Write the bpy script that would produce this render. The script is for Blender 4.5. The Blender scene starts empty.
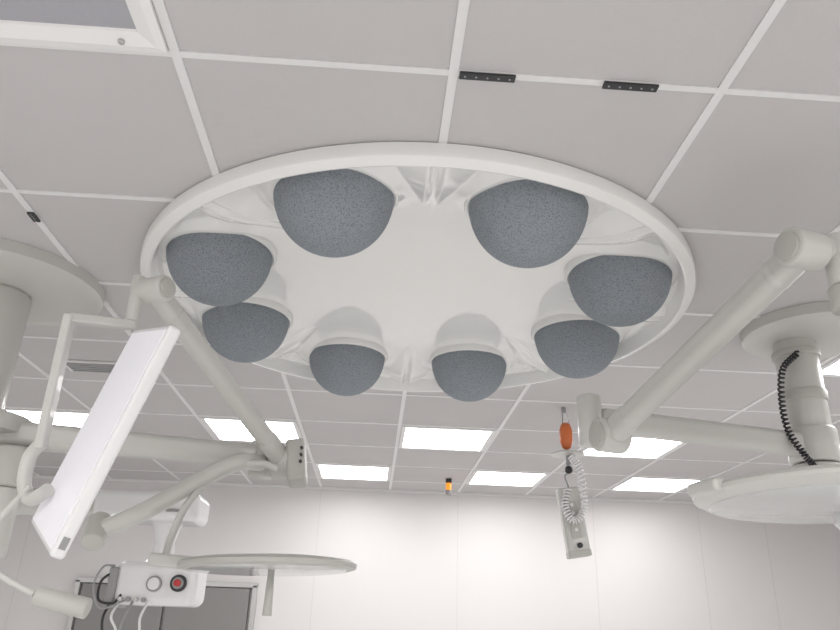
import bpy, bmesh, math, random
from mathutils import Vector, Matrix
random.seed(3)
S=bpy.context.scene
S.view_settings.view_transform='Standard'
S.view_settings.look='None'
V=Vector
# ---------------------------------------------------------------- materials
def mat(name,col,rough=.5,metal=0.0,bump=0.0,bscale=200.,var=0.0,vscale=8.,emis=None,estr=0,coat=0,alpha=None,trans=0):
    m=bpy.data.materials.new(name);m.use_nodes=True;nt=m.node_tree
    b=nt.nodes['Principled BSDF']
    b.inputs['Base Color'].default_value=(*col,1);b.inputs['Roughness'].default_value=rough;b.inputs['Metallic'].default_value=metal
    if coat: b.inputs['Coat Weight'].default_value=coat
    if trans: b.inputs['Transmission Weight'].default_value=trans
    tc=nt.nodes.new('ShaderNodeTexCoord')
    if var:
        n=nt.nodes.new('ShaderNodeTexNoise');n.inputs['Scale'].default_value=vscale;n.inputs['Detail'].default_value=3
        r=nt.nodes.new('ShaderNodeValToRGB')
        r.color_ramp.elements[0].position=.3;r.color_ramp.elements[1].position=.7
        r.color_ramp.elements[0].color=(*[c*(1-var) for c in col],1);r.color_ramp.elements[1].color=(*[min(1,c*(1+var)) for c in col],1)
        nt.links.new(tc.outputs['Object'],n.inputs['Vector']);nt.links.new(n.outputs['Fac'],r.inputs['Fac']);nt.links.new(r.outputs['Color'],b.inputs['Base Color'])
    if bump:
        n=nt.nodes.new('ShaderNodeTexNoise');n.inputs['Scale'].default_value=bscale;n.inputs['Detail'].default_value=4
        bm=nt.nodes.new('ShaderNodeBump');bm.inputs['Strength'].default_value=bump;bm.inputs['Distance'].default_value=.004
        nt.links.new(tc.outputs['Object'],n.inputs['Vector']);nt.links.new(n.outputs['Fac'],bm.inputs['Height']);nt.links.new(bm.outputs['Normal'],b.inputs['Normal'])
    if emis:
        b.inputs['Emission Color'].default_value=(*emis,1);b.inputs['Emission Strength'].default_value=estr
    return m
M_tile=mat('ceiling_tile_paint',(.580,.560,.556),.9,bump=.25,bscale=260,var=.03,vscale=1.2)
M_grid=mat('ceiling_grid_paint',(.80,.79,.785),.5)
M_wall=mat('wall_paint',(.71,.688,.683),.6,var=.015,vscale=1.)
M_seam=mat('wall_seam',(.62,.60,.59),.6)
M_floor=mat('floor_vinyl',(.76,.76,.76),.35,var=.04,vscale=40)
M_ring=mat('diffuser_white_lacquer',(.89,.887,.87),.25,coat=.4)
M_canopy=mat('diffuser_gloss_canopy',(.88,.876,.855),.10,coat=.9)
M_cream=mat('cream_powder_coat',(.585,.58,.55),.34,coat=.25)
M_cream2=mat('cream_joint_plastic',(.50,.49,.46),.45)
M_white=mat('white_plastic',(.82,.82,.82),.3,coat=.3)
M_screen=mat('lit_screen',(.72,.71,.74),.35,emis=(.94,.93,1.0),estr=.24)
M_dark=mat('black_plastic',(.03,.03,.033),.45)
M_grey=mat('grey_plastic',(.33,.33,.33),.45)
M_glass=mat('lamp_glass',(.56,.57,.56),.15,coat=.6)
M_red=mat('red_button',(.5,.03,.03),.35)
M_orange=mat('orange_tag',(.66,.17,.05),.45)
M_door=mat('door_grey_laminate',(.24,.235,.23),.5)
M_metal=mat('brushed_steel',(.55,.55,.54),.35,metal=.8)
M_light=mat('light_panel_diffuser',(.9,.9,.9),.5,emis=(1,.99,.98),estr=11.5)
M_amber=mat('amber_lamp_lens',(.8,.25,.02),.3,emis=(1,.33,.02),estr=.75)
M_vent=mat('vent_grey',(.42,.42,.45),.6,bump=.4,bscale=400)
# foam: mottled grey filter fabric
M_foam=bpy.data.materials.new('grey_filter_foam');M_foam.use_nodes=True
nt=M_foam.node_tree;b=nt.nodes['Principled BSDF'];b.inputs['Roughness'].default_value=.9
tc=nt.nodes.new('ShaderNodeTexCoord')
vo=nt.nodes.new('ShaderNodeTexVoronoi');vo.inputs['Scale'].default_value=215
no=nt.nodes.new('ShaderNodeTexNoise');no.inputs['Scale'].default_value=170;no.inputs['Detail'].default_value=5;no.inputs['Roughness'].default_value=.7
mx=nt.nodes.new('ShaderNodeMath');mx.operation='ADD'
r=nt.nodes.new('ShaderNodeValToRGB');r.color_ramp.elements[0].position=.52;r.color_ramp.elements[1].position=1.0
r.color_ramp.elements[0].color=(.120,.140,.158,1);r.color_ramp.elements[1].color=(.30,.33,.36,1)
for n in (vo,no): nt.links.new(tc.outputs['Object'],n.inputs['Vector'])
nt.links.new(vo.outputs['Distance'],mx.inputs[0]);nt.links.new(no.outputs['Fac'],mx.inputs[1]);nt.links.new(mx.outputs[0],r.inputs['Fac'])
nt.links.new(r.outputs['Color'],b.inputs['Base Color'])
bm_=nt.nodes.new('ShaderNodeBump');bm_.inputs['Strength'].default_value=.5;bm_.inputs['Distance'].default_value=.004
nt.links.new(mx.outputs[0],bm_.inputs['Height']);nt.links.new(bm_.outputs['Normal'],b.inputs['Normal'])
# ---------------------------------------------------------------- helpers
def link(o,parent=None):
    S.collection.objects.link(o)
    if parent:
        o.parent=parent;o.matrix_parent_inverse=Matrix.Translation(-parent.location)
    return o
def empty(name,loc):
    e=bpy.data.objects.new(name,None);e.empty_display_size=.05;e.location=loc;S.collection.objects.link(e);return e
def mesh(name,vs,fs,m,parent=None,smooth=False,ang=None,loc=None):
    me=bpy.data.meshes.new(name);me.from_pydata([tuple(v) for v in vs],[],fs);me.validate()
    bm=bmesh.new();bm.from_mesh(me);bmesh.ops.recalc_face_normals(bm,faces=bm.faces);bm.to_mesh(me);bm.free()
    if not isinstance(m,(list,tuple)): m=[m]
    for x in m: me.materials.append(x)
    if smooth:
        for p in me.polygons:p.use_smooth=True
        if ang: me.set_sharp_from_angle(angle=math.radians(ang))
    me.update()
    o=bpy.data.objects.new(name,me)
    return link(o,parent)
def frame(d):
    d=V(d).normalized();up=V((0,0,1)) if abs(d.z)<.95 else V((0,1,0))
    x=up.cross(d).normalized();y=d.cross(x).normalized();return x,y,d
def lathe(name,p0,axis,prof,m,parent=None,seg=64,ang=35):
    """prof: list (r, t) along axis from p0"""
    x,y,d=frame(axis);p0=V(p0);vs=[];fs=[]
    n=len(prof)
    for (rr,t) in prof:
        rr=max(rr,1e-4)
        for k in range(seg):
            a=2*math.pi*k/seg;vs.append(p0+d*t+x*rr*math.cos(a)+y*rr*math.sin(a))
    for i in range(n-1):
        for k in range(seg):
            k2=(k+1)%seg;fs.append((i*seg+k,i*seg+k2,(i+1)*seg+k2,(i+1)*seg+k))
    fs.append(tuple(range(seg)));fs.append(tuple((n-1)*seg+k for k in range(seg)))
    return mesh(name,vs,fs,m,parent,True,ang)
def cyl(name,p0,p1,r0,m,parent=None,r1=None,bev=None,seg=40):
    p0=V(p0);p1=V(p1);L=(p1-p0).length;r1=r0 if r1 is None else r1
    bv=min(r0,r1,L/2)*.18 if bev is None else bev
    pr=[(0,0),(r0-bv,0),(r0-bv*.3,bv*.3),(r0,bv),(r1,L-bv),(r1-bv*.3,L-bv*.3),(r1-bv,L),(0,L)]
    return lathe(name,p0,p1-p0,pr,m,parent,seg,50)
def smoothpath(pts,n=10):
    pts=[V(p) for p in pts]
    if len(pts)<3: return pts
    out=[];P=[pts[0]*2-pts[1]]+pts+[pts[-1]*2-pts[-2]]
    for i in range(1,len(P)-2):
        a,b_,c,d=P[i-1],P[i],P[i+1],P[i+2]
        for k in range(n):
            t=k/n;out.append(.5*((2*b_)+(-a+c)*t+(2*a-5*b_+4*c-d)*t*t+(-a+3*b_-3*c+d)*t**3))
    out.append(pts[-1]);return out
def tube(name,pts,rad,m,parent=None,seg=16,smooth=True,n=10,flat=1.0):
    P=smoothpath(pts,n) if smooth else [V(p) for p in pts]
    vs=[];fs=[];x,y,d=frame(P[1]-P[0])
    for i,p in enumerate(P):
        t=(P[min(i+1,len(P)-1)]-P[max(i-1,0)]).normalized()
        x=(x-t*x.dot(t)).normalized();y=t.cross(x)
        rr=rad if not callable(rad) else rad(i/(len(P)-1))
        for k in range(seg):
            a=2*math.pi*k/seg;vs.append(p+x*rr*math.cos(a)*flat+y*rr*math.sin(a))
    for i in range(len(P)-1):
        for k in range(seg):
            k2=(k+1)%seg;fs.append((i*seg+k,i*seg+k2,(i+1)*seg+k2,(i+1)*seg+k))
    fs.append(tuple(range(seg)));fs.append(tuple((len(P)-1)*seg+k for k in range(seg)))
    return mesh(name,vs,fs,m,parent,True,60)
def helix(name,pts,R,wire,turns,m,parent=None):
    P=smoothpath(pts,40);x,y,d=frame(P[1]-P[0]);out=[];N=turns*12
    fr=[]
    for i,p in enumerate(P):
        t=(P[min(i+1,len(P)-1)]-P[max(i-1,0)]).normalized();x=(x-t*x.dot(t)).normalized();fr.append((p,x.copy(),t.cross(x)))
    for i in range(N+1):
        s=i/N*(len(P)-1);j=min(int(s),len(P)-2);f=s-j
        p=fr[j][0].lerp(fr[j+1][0],f);a=2*math.pi*i/12
        out.append(p+fr[j][1]*R*math.cos(a)+fr[j][2]*R*math.sin(a))
    return tube(name,out,wire,m,parent,seg=8,smooth=False)
def beam(name,p0,p1,w,h,m,parent=None,bev=.01,up=None,w1=None,h1=None):
    p0=V(p0);p1=V(p1);x,y,d=frame(p1-p0)
    if up is not None:
        y=(V(up)-d*V(up).dot(d)).normalized();x=y.cross(d)
    w1=w1 or w;h1=h1 or h
    vs=[]
    for p,a,c in ((p0,w,h),(p1,w1,h1)):
        for sx,sy in ((-1,-1),(1,-1),(1,1),(-1,1)): vs.append(p+x*sx*a/2+y*sy*c/2)
    fs=[(0,1,2,3),(4,5,6,7),(0,1,5,4),(1,2,6,5),(2,3,7,6),(3,0,4,7)]
    o=mesh(name,vs,fs,m,parent,bev>0)
    if bev>0:
        b=o.modifiers.new('bevel','BEVEL');b.width=bev;b.segments=5;b.limit_method='NONE';b.harden_normals=True
    return o
def box(name,c,size,m,parent=None,bev=0.0):
    c=V(c);hx,hy,hz=[s/2 for s in size]
    return beam(name,c-V((0,hy,0)),c+V((0,hy,0)),size[0],size[2],m,parent,bev,up=(0,0,1))
# ---------------------------------------------------------------- room
X0,X1,Y0,Y1,ZC=-4.8,4.8,-4.2,5.24,2.7
T=.1
def plainbox(name,a,b_,m):
    c=[(a[i]+b_[i])/2 for i in range(3)];return box(name,c,[b_[i]-a[i] for i in range(3)],m)
plainbox('floor',(X0-T,Y0-T,-.1),(X1+T,Y1+T,0),M_floor)
plainbox('wall_back',(X0-T,Y1,0),(X1+T,Y1+T,2.95),M_wall)
plainbox('wall_front',(X0-T,Y0-T,0),(X1+T,Y0,2.95),M_wall)
plainbox('wall_left',(X0-T,Y0,0),(X0,Y1,2.95),M_wall)
plainbox('wall_right',(X1,Y0,0),(X1+T,Y1,2.95),M_wall)
k=1
for x in (-3.0,-1.8,-.6,.6,1.8,2.75,3.35,4.2):
    plainbox('trim_%d'%k,(x-.002,Y1-.0015,0),(x+.002,Y1,2.7),M_seam);k+=1
plainbox('trim_%d'%k,(X0,Y1-.03,2.68),(X1,Y1,2.7),M_grid);k+=1
# ceiling plane with a round opening for the diffuser
CX,CY,RO=-0.004,1.225,.975
vs=[];fs=[]
def quad(x0,y0,x1,y1):
    n=len(vs);vs.extend([(x0,y0,ZC),(x1,y0,ZC),(x1,y1,ZC),(x0,y1,ZC)]);fs.append((n,n+1,n+2,n+3))
xs=[X0+.6*i for i in range(17)];ys=[-4.2+.6*j for j in range(16)]+[Y1]
for x in xs[:-1]:
    for j in range(len(ys)-1):
        if -1.21<x<1.19 and -.01<ys[j]<2.39: continue
        quad(x,ys[j],x+.6,ys[j+1])
angs=sorted([2*math.pi*i/96 for i in range(96)]+[math.atan2(sy-CY,sx-CX)%(2*math.pi) for sx in(-1.2,1.2) for sy in (0,2.4)])
n0=len(vs)
for a in angs:
    c,s=math.cos(a),math.sin(a);tt=1e9
    if c>1e-9: tt=min(tt,(1.2-CX)/c)
    if c<-1e-9: tt=min(tt,(-1.2-CX)/c)
    if s>1e-9: tt=min(tt,(2.4-CY)/s)
    if s<-1e-9: tt=min(tt,-CY/s)
    vs.append((CX+c*(RO-.015),CY+s*(RO-.015),ZC));vs.append((CX+c*tt,CY+s*tt,ZC))
for i in range(len(angs)):
    j=(i+1)%len(angs);fs.append((n0+2*i,n0+2*i+1,n0+2*j+1,n0+2*j))
mesh('ceiling',vs,fs,M_tile)
# ceiling grid bars
vs=[];fs=[]
def bar(x0,y0,x1,y1,z0=ZC-.004):
    n=len(vs)
    for z in (z0,ZC): vs.extend([(x0,y0,z),(x1,y0,z),(x1,y1,z),(x0,y1,z)])
    fs.extend([(n,n+1,n+2,n+3),(n,n+1,n+5,n+4),(n+1,n+2,n+6,n+5),(n+2,n+3,n+7,n+6),(n+3,n,n+4,n+7)])
w=.0105;Rb=RO-.005
for x in xs[1:-1]:
    if abs(x)<RO:
        h=math.sqrt(Rb*Rb-x*x);bar(x-w,Y0,x+w,CY-h);bar(x-w,CY+h,x+w,Y1)
    else: bar(x-w,Y0,x+w,Y1)
w=.009
for y in ys[1:-1]:
    if abs(y-CY)<Rb:
        h=math.sqrt(Rb*Rb-(y-CY)**2);bar(X0,y-w,CX-h,y+w,ZC-.0035);bar(CX+h,y-w,X1,y+w,ZC-.0035)
    else: bar(X0,y-w,X1,y+w,ZC-.0035)
mesh('trim_%d'%k,vs,fs,M_grid);k+=1
# ---------------------------------------------------------------- ceiling light panels
def lightpanel(i,j):
    x0,y0=i*.6,j*.6;e=empty('ceiling_light_panel',(x0+.3,y0+.3,ZC))
    a,b_=.016,.040
    vs=[];fs=[]
    z1,z2=ZC-.010,ZC-.004
    for (q,z) in ((a,ZC-.001),(a,z1),(b_,z1),(b_,z2)):
        vs.extend([(x0+q,y0+q,z),(x0+.6-q,y0+q,z),(x0+.6-q,y0+.6-q,z),(x0+q,y0+.6-q,z)])
    for l in range(3):
        for s in range(4):
            t=(s+1)%4;fs.append((l*4+s,l*4+t,l*4+4+t,l*4+4+s))
    mesh('frame',vs,fs,M_grid,e)
    mesh('diffuser',[vs[12],vs[13],vs[14],vs[15]],[(0,3,2,1)],M_light,e)
for i,j in [(-4,5),(-2,5),(0,5),(2,5),(-1,7),(1,7),(3,7),(3,2),(6,1),(6,3),(-7,1),(-7,3),(-6,-2),
            (-4,-2),(4,-2),(6,-2),(2,-3),(-2,-3),(-5,-4),(-3,-4),(-1,-4),(1,-4),(3,-4),(5,-4),(-6,-6),(-4,-6),(-2,-6),(0,-6),(2,-6),(4,-6)]:
    lightpanel(i,j)
# air vent, unlit, above left
ve=empty('ceiling_vent',(-.9,-.3,ZC))
vs=[];fs=[];x0,y0=-1.2,-.6
pr=((.012,ZC-.001),(.012,ZC-.014),(.03,ZC-.017),(.062,ZC-.008),(.065,ZC-.003))
for (q,z) in pr: vs.extend([(x0+q,y0+q,z),(x0+.6-q,y0+q,z),(x0+.6-q,y0+.6-q,z),(x0+q,y0+.6-q,z)])
for l in range(len(pr)-1):
    for s in range(4):
        t=(s+1)%4;fs.append((l*4+s,l*4+t,l*4+4+t,l*4+4+s))
mesh('frame',vs,fs,M_ring,ve)
mesh('grille',vs[-4:],[(0,1,2,3)],M_vent,ve)
cyl('latch',(-.700,-.040,ZC-.019),(-.700,-.040,ZC-.008),.007,M_metal,ve)
# black slotted ceiling brackets
def bracket(cx,cy,L,ax):
    e=empty('ceiling_rail_bracket',(cx,cy,ZC-.006))
    sx,sy=(L,.020) if ax=='x' else (.021,L)
    box('plate',(cx,cy,ZC-.008),(sx,sy,.006),M_dark,e,.001)
    for t in (-.40,-.2,0,.2,.40):
        o=(t*L,0) if ax=='x' else (0,t*L)
        cyl('screw',(cx+o[0],cy+o[1],ZC-.0120),(cx+o[0],cy+o[1],ZC-.010),.0024,M_grey,e)
bracket(.075,0,.123,'x');bracket(.394,0,.122,'x');bracket(-1.2,.735,.05,'y')
# pale ceiling plate with grey slats beyond the left boom
GP=empty('ceiling_slatted_plate',(-1.47,2.16,ZC))
box('slat_base',(-1.47,2.16,ZC-.006),(.34,.15,.010),M_grid,GP,.002)
for s in range(5): box('grey_slat_%d'%(s+1),(-1.47,2.105+.027*s,ZC-.013),(.30,.013,.004),M_grey,GP)
# ---------------------------------------------------------------- laminar air diffuser
AD=empty('ceiling_air_diffuser',(CX,CY,ZC))
lathe_pr=[(RO-.03,ZC+.01),(RO-.004,ZC-.0),(RO,ZC-.004),(RO+.001,ZC-.036),(RO-.002,ZC-.043),(RO-.008,ZC-.047),(RO-.030,ZC-.054),(RO-.036,ZC-.052),(RO-.039,ZC-.046),(RO-.047,ZC-.01),(RO-.056,ZC+.03)]
seg=160;vs=[];fs=[]
for (rr,z) in lathe_pr:
    for q in range(seg):
        a=2*math.pi*q/seg;vs.append((CX+rr*math.cos(a),CY+rr*math.sin(a),z))
for i in range(len(lathe_pr)-1):
    for q in range(seg):
        q2=(q+1)%seg;fs.append((i*seg+q,i*seg+q2,(i+1)*seg+q2,(i+1)*seg+q))
mesh('rim',vs,fs,M_ring,AD,True,30)
RS,RH,ZS=.733,.172,2.716
cents=[(CX+RS*math.cos(math.radians(22.5+45*q)),CY+RS*math.sin(math.radians(22.5+45*q))) for q in range(8)]
def sm(t): t=max(0,min(1,t));return t*t*(3-2*t)
BASE=.042
def domez(r,a):
    x,y=CX+r*math.cos(a),CY+r*math.sin(a)
    # glossy centre plate; skirts flare off each outlet towards the rim and
    # meet in one soft tent-like fold between neighbouring outlets
    g=.030*sm((r-.66)/.26)
    fr=.12+.88*sm((r-.56)/.26)
    for cx,cy in cents:
        d=math.hypot(x-cx,y-cy)-RH
        t=min(1,max(0,d-.012)/.12);v=.048*fr*(1-t)**1.6
        g=max(g,v)
    aa=((a/(math.pi/4))%1.0);off=min(aa,1-aa)*(math.pi/4)*r
    f=sm((r-.55)/.30)
    W_=.012+.125*f
    if off<W_:
        u=1-off/W_
        g=max(g,f*.062*u**.85+.008*f)
    if off<.024: g-=f*.030*sm(1-off/.024)
    if r>.90: g=max(g,.040)
    return max(ZC+BASE-g,ZC-.026)
NR,NA=140,880
vs=[(CX,CY,ZC+BASE)];fs=[]
for i in range(1,NR+1):
    r_=.931*i/NR
    for q in range(NA):
        a=2*math.pi*q/NA;vs.append((CX+r_*math.cos(a),CY+r_*math.sin(a),domez(r_,a)))
for q in range(NA): fs.append((0,1+q,1+(q+1)%NA))
for i in range(NR-1):
    for q in range(NA):
        q2=(q+1)%NA;fs.append((1+i*NA+q,1+i*NA+q2,1+(i+1)*NA+q2,1+(i+1)*NA+q))
mesh('canopy',vs,fs,M_canopy,AD,True)
for q,(cx,cy) in enumerate(cents):
    pr=[(RH,0.055),(RH,0)]
    for t in range(1,25):
        a=t/24*math.pi/2;pr.append((RH*math.cos(a)**.94 if t<24 else 0,-RH*1.05*math.sin(a)))
    lathe('foam_dome_%d'%(q+1),(cx,cy,ZS),(0,0,1),[(rr,t) for rr,t in pr],M_foam,AD,64,80)
    cr=[(RH+.001,.04),(RH+.013,.04),(RH+.014,-.002),(RH+.011,-.008),(RH+.004,-.008),(RH+.001,-.004)]
    lathe('collar_%d'%(q+1),(cx,cy,ZS),(0,0,1),cr,M_ring,AD,64,50)
# ---------------------------------------------------------------- right surgical lamp
RL=empty('surgical_light',(1.47,1.30,ZC))
c=(1.47,1.30)
lathe('ceiling_cover',(1.53,1.27,0),(0,0,1),[(.07,ZC-.065),(.17,ZC-.062),(.235,ZC-.055),(.25,ZC-.042),(.25,ZC-.001)],M_cream,RL,72,40)
cyl('column',(*c,2.65),(*c,2.17),.076,M_cream,RL)
cyl('column_flange',(*c,2.60),(*c,2.575),.086,M_cream2,RL)
cyl('column_band',(*c,2.44),(*c,2.40),.082,M_cream2,RL)
cyl('hub_upper',(*c,2.30),(*c,2.17),.088,M_cream,RL)
cyl('hub_lower',(*c,2.165),(*c,2.06),.084,M_cream,RL,r1=.07)
helix('coiled_cable',[(1.43,1.22,2.57),(1.36,1.22,2.50),(1.335,1.22,2.38),(1.34,1.22,2.27),(1.37,1.20,2.18),(1.42,1.22,2.13)],.009,.004,34,M_dark,RL)
beam('horizontal_arm',(1.44,1.29,2.235),(.60,1.07,2.235),.075,.085,M_cream,RL,.025,up=(0,0,1),h1=.075)
cyl('elbow_post',(.572,1.06,2.31),(.572,1.06,2.14),.040,M_cream,RL)
ax=V((.96,.28,0))
P0=V((.615,1.0,2.163));P1=V((.844,.194,2.416))
cyl('lower_pivot',P0-ax*.045,P0+ax*.05,.054,M_cream,RL)
cyl('lower_pivot_cap',P0-ax*.052,P0-ax*.042,.040,M_cream2,RL)
beam('spring_arm',P0,P1,.062,.078,M_cream,RL,.028)
beam('spring_arm_sleeve',P0.lerp(P1,.02),P0.lerp(P1,.16),.068,.085,M_cream,RL,.03)
beam('spring_arm_collar',P0.lerp(P1,.86),P0.lerp(P1,.93),.066,.082,M_cream,RL,.03)
cyl('upper_pivot',P1-ax*.045,P1+ax*.045,.047,M_cream,RL)
cyl('upper_pivot_cap',P1-ax*.053,P1-ax*.043,.034,M_cream2,RL)
beam('yoke_arm',P1+ax*.03,(.935,.205,2.43),.05,.06,M_cream,RL,.02)
cyl('drop_tube',(.935,.205,2.46),(.935,.205,2.33),.032,M_cream,RL)
cyl('drop_collar',(.935,.205,2.33),(.935,.205,2.27),.038,M_cream2,RL)
tube('lamp_bow',[(.935,.205,2.28),(.95,.205,2.22),(1.12,.22,2.16),(1.36,.35,2.12),(1.50,.58,2.05),(1.49,.60,1.98),(1.42,.606,1.94)],.018,M_cream,RL)
LC=(1.095,.606,-.004)
lathe('lamp_housing',LC,(0,0,1),[(.10,1.966),(.24,1.962),(.33,1.952),(.365,1.943),(.373,1.934),(.370,1.925),(.35,1.914),(.335,1.908)],M_cream,RL,96,40)
lathe('lamp_window',LC,(0,0,1),[(.338,1.914),(.33,1.904),(.25,1.894),(.12,1.890),(.0,1.889)],M_glass,RL,96,40)
lathe('lamp_handle',LC,(0,0,1),[(.03,1.89),(.035,1.86),(.02,1.84),(.022,1.76),(.012,1.75)],M_white,RL,32,40)
beam('lamp_grip',(.745,.59,1.930),(.70,.58,1.930),.12,.035,M_cream,RL,.012)
# ---------------------------------------------------------------- left: boom with monitor
LM=empty('surgical_monitor',(-1.46,1.2,ZC))
c=(-1.49,1.2)
lathe('ceiling_cover',(-1.50,1.21,0),(0,0,1),[(.11,ZC-.065),(.25,ZC-.062),(.32,ZC-.054),(.338,ZC-.04),(.34,ZC-.001)],M_cream,LM,96,40)
cyl('column',(*c,2.64),(*c,1.95),.10,M_cream,LM)
lathe('hub_plate',(*c,0),(0,0,1),[(.12,2.19),(.20,2.185),(.205,2.17),(.20,2.13),(.12,2.12)],M_cream,LM)
cyl('hub_lower',(*c,2.1),(*c,1.86),.125,M_cream2,LM,r1=.115)
beam('auxiliary_arm',(-1.49,1.2,2.02),(-1.29,1.15,2.02),.09,.08,M_cream,LM,.02,up=(0,0,1))
cyl('auxiliary_post',(-1.285,1.15,2.075),(-1.285,1.15,1.95),.068,M_cream2,LM)
cyl('auxiliary_column',(-1.285,1.15,1.95),(-1.285,1.15,1.74),.048,M_cream,LM)
beam('horizontal_arm',(-1.40,1.2,2.135),(-.50,1.185,2.09),.08,.085,M_cream,LM,.025,up=(0,0,1),h1=.07)
Q1=V((-.74,.56,2.392));Q0=V((-.43,1.174,2.07))
ax=V((.89,-.455,0))
cyl('elbow_post',(-.50,1.19,2.14),(-.50,1.19,2.02),.045,M_cream,LM)
cyl('lower_pivot',Q0-ax*.045,Q0+ax*.045,.052,M_cream,LM)
beam('joint_block',(-.395,1.16,2.135),(-.375,1.14,1.995),.06,.09,M_cream2,LM,.012)
for s in range(3): cyl('joint_button',(-.368,1.105,2.105-.022*s),(-.368,1.092,2.105-.022*s),.005,M_dark,LM)
beam('spring_arm',Q1,Q0,.048,.062,M_cream,LM,.022)
beam('spring_arm_sleeve',Q0.lerp(Q1,.03),Q0.lerp(Q1,.18),.054,.07,M_cream,LM,.024)
beam('spring_arm_collar',Q0.lerp(Q1,.8),Q0.lerp(Q1,.9),.052,.066,M_cream,LM,.022)
cyl('upper_pivot',Q1-ax*.05,Q1+ax*.04,.036,M_cream,LM)
cyl('upper_pivot_cap',Q1+ax*.04,Q1+ax*.048,.026,M_cream2,LM)
cyl('swivel_post',(-.79,.565,2.43),(-.785,.56,2.28),.017,M_cream,LM)
beam('yoke_cross',(-.775,.56,2.287),(-.905,.468,2.262),.03,.024,M_cream,LM,.006)
beam('yoke_side',(-.902,.467,2.272),(-.932,.542,1.95),.022,.036,M_cream,LM,.006)
tube('yoke_hook',[(-.930,.541,1.965),(-.955,.548,1.93),(-.952,.545,1.87),(-.925,.535,1.83),(-.87,.49,1.845)],.016,M_cream,LM)
tube('grip_stem',[(-.93,.53,1.86),(-.985,.53,1.77),(-.99,.52,1.70),(-.93,.52,1.655),(-.86,.519,1.625)],.007,M_cream,LM)
cyl('grip_handle',(-.855,.519,1.622),(-.74,.523,1.598),.022,M_cream2,LM)
# screen slab
a0,a1,b0,b1=V((-.581,.271,2.158)),V((-.718,.317,1.692)),V((-.727,.555,2.277)),V((-.931,.617,1.782))
cc=(a0+a1+b0+b1)/4+V((-.016,0,0));ua=((a0-a1)+(b0-b1)).normalized();ub=((b0-a0)+(b1-a1));ub=(ub-ua*ub.dot(ua)).normalized();un=ua.cross(ub).normalized()
if un.x<0: un=-un
la,lb=.52,.36
beam('screen_housing',cc-ub*lb/2,cc+ub*lb/2,la,.030,M_white,LM,.009,up=un)
beam('screen_face',cc-ub*lb*.46-un*.0155,cc+ub*lb*.46-un*.0155,la*.95,.002,M_screen,LM,0,up=un)
beam('screen_back_bulge',cc-ub*lb*.30+un*.018,cc+ub*lb*.36+un*.018,la*.7,.016,M_white,LM,.006,up=un)
beam('rating_label',cc-ua*.215-ub*(lb/2+.0005),cc-ua*.24-ub*(lb/2+.0005),.014,.001,M_grey,LM,0,up=ub)
# ---------------------------------------------------------------- second surgical lamp (left, thin)
L2=empty('surgical_light',(-.45,1.15,2.0))
tube('boom_arm',[(-.50,1.15,2.06),(-.562,1.085,2.047),(-.666,1.061,1.983),(-.785,1.001,1.884),(-.90,.99,1.82)],.027,M_cream,L2)
cyl('boom_pivot',(-.925,1.02,1.85),(-.915,.955,1.775),.032,M_cream2,L2)
tube('lamp_tube',[(-.44,1.10,2.035),(-.498,1.08,2.046),(-.601,1.095,2.023),(-.681,1.036,1.917),(-.716,1.028,1.813),(-.719,1.003,1.75)],.011,M_cream,L2)
LP=V((-.42,.994,1.734));LA=(-.03,0,1)
lathe('lamp_housing',LP,LA,[(.06,.022),(.20,.017),(.242,.011),(.254,.003),(.252,-.008),(.235,-.013)],M_cream2,L2,96,40)
lathe('lamp_window',LP,LA,[(.237,-.008),(.22,-.015),(.1,-.018),(0,-.019)],M_glass,L2,96,40)
beam('lamp_bracket',(-.60,.998,1.732),(-.76,1.003,1.742),.06,.035,M_cream,L2,.010,up=(0,0,1))
cyl('sterile_handle',(-.405,.95,1.72),(-.405,.95,1.60),.009,M_cream2,L2,r1=.013)
# ---------------------------------------------------------------- supply pendant with equipment
SP=empty('medical_supply_pendant',(-2.25,1.93,ZC))
lathe('ceiling_cover',(-2.25,1.93,0),(0,0,1),[(.1,ZC-.1),(.25,ZC-.09),(.28,ZC-.06),(.28,ZC-.001)],M_cream,SP)
cyl('column',(-2.25,1.93,2.62),(-2.25,1.93,1.95),.09,M_cream,SP)
beam('beam_arm',(-2.25,1.93,2.02),(-1.15,1.93,2.02),.14,.10,M_cream,SP,.03,up=(0,0,1))
box('head',(-1.045,1.93,2.01),(.42,.24,.115),M_white,SP,.03)
box('head_badge',(-.93,1.809,1.99),(.06,.004,.012),M_grey,SP)
lathe('neck',(-.99,1.98,0),(0,0,1),[(.07,1.97),(.055,1.94),(.04,1.88),(.05,1.82),(.08,1.79)],M_white,SP)
box('console',(-.98,2.0,1.718),(.325,.22,.165),M_white,SP,.035)
box('console_side',(-1.145,1.98,1.70),(.035,.2,.15),M_grey,SP,.01)
cyl('gauge_bezel',(-.98,1.893,1.715),(-.98,1.878,1.715),.030,M_grey,SP);cyl('gauge_face',(-.98,1.879,1.715),(-.98,1.874,1.715),.023,M_white,SP)
cyl('knob_bezel',(-.885,1.893,1.72),(-.885,1.875,1.72),.032,M_dark,SP);cyl('knob_ring',(-.885,1.876,1.72),(-.885,1.870,1.72),.022,M_grey,SP);cyl('knob',(-.885,1.872,1.72),(-.885,1.855,1.72),.013,M_red,SP)
for i_ in range(4): cyl('gas_socket',(-1.10+.03*i_,1.893,1.655),(-1.10+.03*i_,1.872,1.655),.009,M_grey if i_%2 else M_metal,SP)
for s,(dx,mm) in enumerate([(-.15,M_dark),(-.12,M_white),(-.07,M_grey),(-.01,M_white)]):
    x=-.985+dx
    tube('hose_%d'%s,[(x,1.90,1.65),(x-.01,1.86,1.59),(x+.02*math.sin(s*2),1.86,1.52),(x+.04*math.cos(s*3),1.87,1.36),(x,1.9,1.15)],.005,mm,SP)
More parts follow.
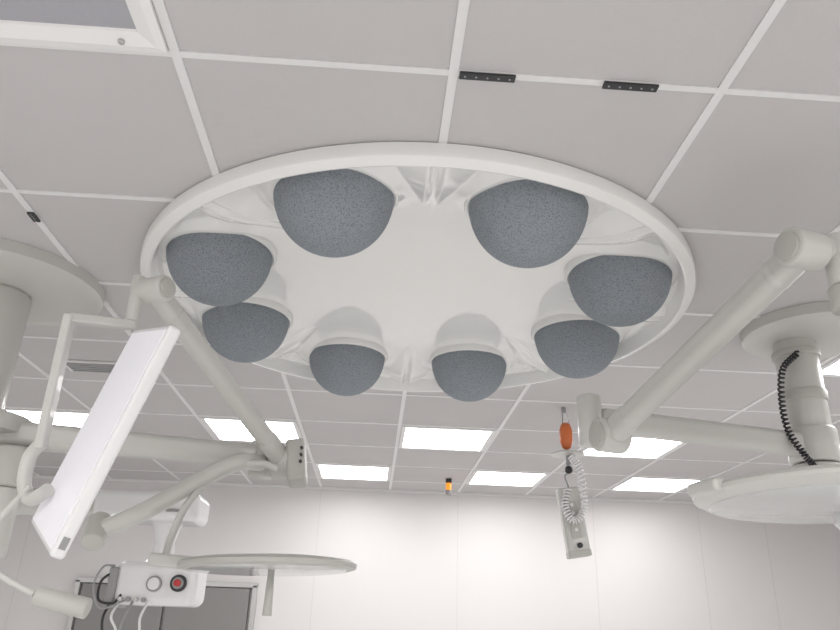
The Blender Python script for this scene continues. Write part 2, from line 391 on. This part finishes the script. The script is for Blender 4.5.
tube('hose_loop',[(-1.14,1.9,1.76),(-1.18,1.87,1.72),(-1.175,1.86,1.65),(-1.12,1.87,1.64),(-1.10,1.9,1.68)],.005,M_dark,SP)
tube('hose_loop_b',[(-1.15,1.9,1.78),(-1.18,1.86,1.77),(-1.20,1.85,1.70),(-1.16,1.85,1.62),(-1.08,1.88,1.65)],.004,M_grey,SP)
# ---------------------------------------------------------------- hoist control pendant
HP=empty('hoist_control_pendant',(.865,2.5,ZC))
hx,hy=.865,2.5
cyl('ceiling_anchor',(hx,hy,ZC-.001),(hx,hy,ZC-.03),.012,M_grey,HP)
tube('cord_a',[(hx-.008,hy,ZC-.03),(hx-.010,hy,2.6),(hx-.004,hy,2.49)],.003,M_grey,HP)
tube('cord_b',[(hx+.008,hy,ZC-.03),(hx+.03,hy,2.58),(hx+.012,hy,2.47)],.004,M_white,HP)
lathe('orange_grip',(hx,hy-.02,0),(0,0,1),[(.008,2.61),(.024,2.60),(.034,2.57),(.034,2.51),(.022,2.475),(.006,2.465)],M_orange,HP,24,60)
lathe('disc_bracket',(hx+.01,hy,0),(0,0,1),[(.02,2.465),(.085,2.45),(.088,2.442),(.03,2.435)],M_cream,HP,40,40)
cyl('hook_body',(hx+.01,hy,2.44),(hx+.01,hy,2.39),.012,M_grey,HP)
lathe('hook_ball',(hx+.01,hy,2.365),(0,0,1),[(.0,.022),(.012,.018),(.02,.008),(.02,-.008),(.012,-.018),(0,-.022)],M_dark,HP,24,80)
tube('hook_wire',[(hx+.01,hy,2.35),(hx-.012,hy,2.33),(hx+.0,hy,2.29),(hx+.01,hy,2.26)],.004,M_grey,HP)
beam('handset',(hx-.005,hy,2.27),(hx+.040,hy,1.94),.115,.06,M_cream,HP,.014,up=(0,-1,0))
beam('handset_cap',(hx+.036,hy-.001,1.965),(hx+.042,hy-.001,1.930),.118,.064,M_cream2,HP,.008,up=(0,-1,0))
beam('handset_keypad',(hx+.004,hy-.032,2.20),(hx+.028,hy-.032,2.02),.05,.004,M_cream2,HP,0,up=(0,-1,0))
for s in range(4): cyl('key_%d'%s,(hx+.006+.006*s,hy-.033,2.18-.04*s),(hx+.006+.006*s,hy-.038,2.18-.04*s),.009,M_white,HP)
cyl('emergency_stop',(hx+.038,hy-.031,1.985),(hx+.038,hy-.045,1.985),.013,M_dark,HP)
helix('coiled_cord',[(hx+.01,hy-.04,2.43),(hx+.05,hy-.05,2.36),(hx+.065,hy-.05,2.24),(hx+.055,hy-.06,2.14),(hx+.0,hy-.06,2.10),(hx-.03,hy-.05,2.17),(hx-.01,hy-.04,2.26)],.016,.0045,34,M_white,HP)
# ---------------------------------------------------------------- amber signal lamp
AL=empty('warning_lamp',(.457,4.62,ZC))
cyl('base',(.457,4.62,ZC-.001),(.457,4.62,ZC-.035),.024,M_dark,AL)
cyl('lens',(.457,4.62,ZC-.035),(.457,4.62,ZC-.09),.022,M_amber,AL)
cyl('cap',(.457,4.62,ZC-.09),(.457,4.62,ZC-.13),.023,M_door,AL)
# ---------------------------------------------------------------- doors / cabinet on the back wall
D=empty('door_1',(-1.8,Y1,1.0))
box('leaf_a',(-2.12,Y1-.03,.93),(.66,.04,1.84),M_door,D,.004)
box('leaf_b',(-1.44,Y1-.03,.93),(.66,.04,1.84),M_door,D,.004)
box('head_frame',(-1.78,Y1-.03,1.875),(1.46,.06,.04),M_metal,D,.004)
for x in (-2.49,-1.07): box('jamb',(x,Y1-.03,.94),(.04,.06,1.87),M_metal,D,.004)
cyl('door_handle',(-1.80,Y1-.09,1.0),(-1.80,Y1-.09,1.25),.012,M_metal,D)
# ---------------------------------------------------------------- camera
cam=bpy.data.cameras.new('camera');co=bpy.data.objects.new('camera',cam);S.collection.objects.link(co);S.camera=co
R=V((.9975,-.0645,.0281));F=V((.0481,.9164,.3974)).normalized();R=(R-F*R.dot(F)).normalized();U=R.cross(F)
co.matrix_world=Matrix(((R.x,U.x,-F.x,-.1223),(R.y,U.y,-F.y,-1.2461),(R.z,U.z,-F.z,1.5756),(0,0,0,1)))
cam.sensor_width=36;cam.lens=727.67/840*36;cam.clip_start=.02
W=bpy.data.worlds.new('world');S.world=W;W.use_nodes=True;W.node_tree.nodes['Background'].inputs[0].default_value=(.6,.6,.6,1);W.node_tree.nodes['Background'].inputs[1].default_value=.5
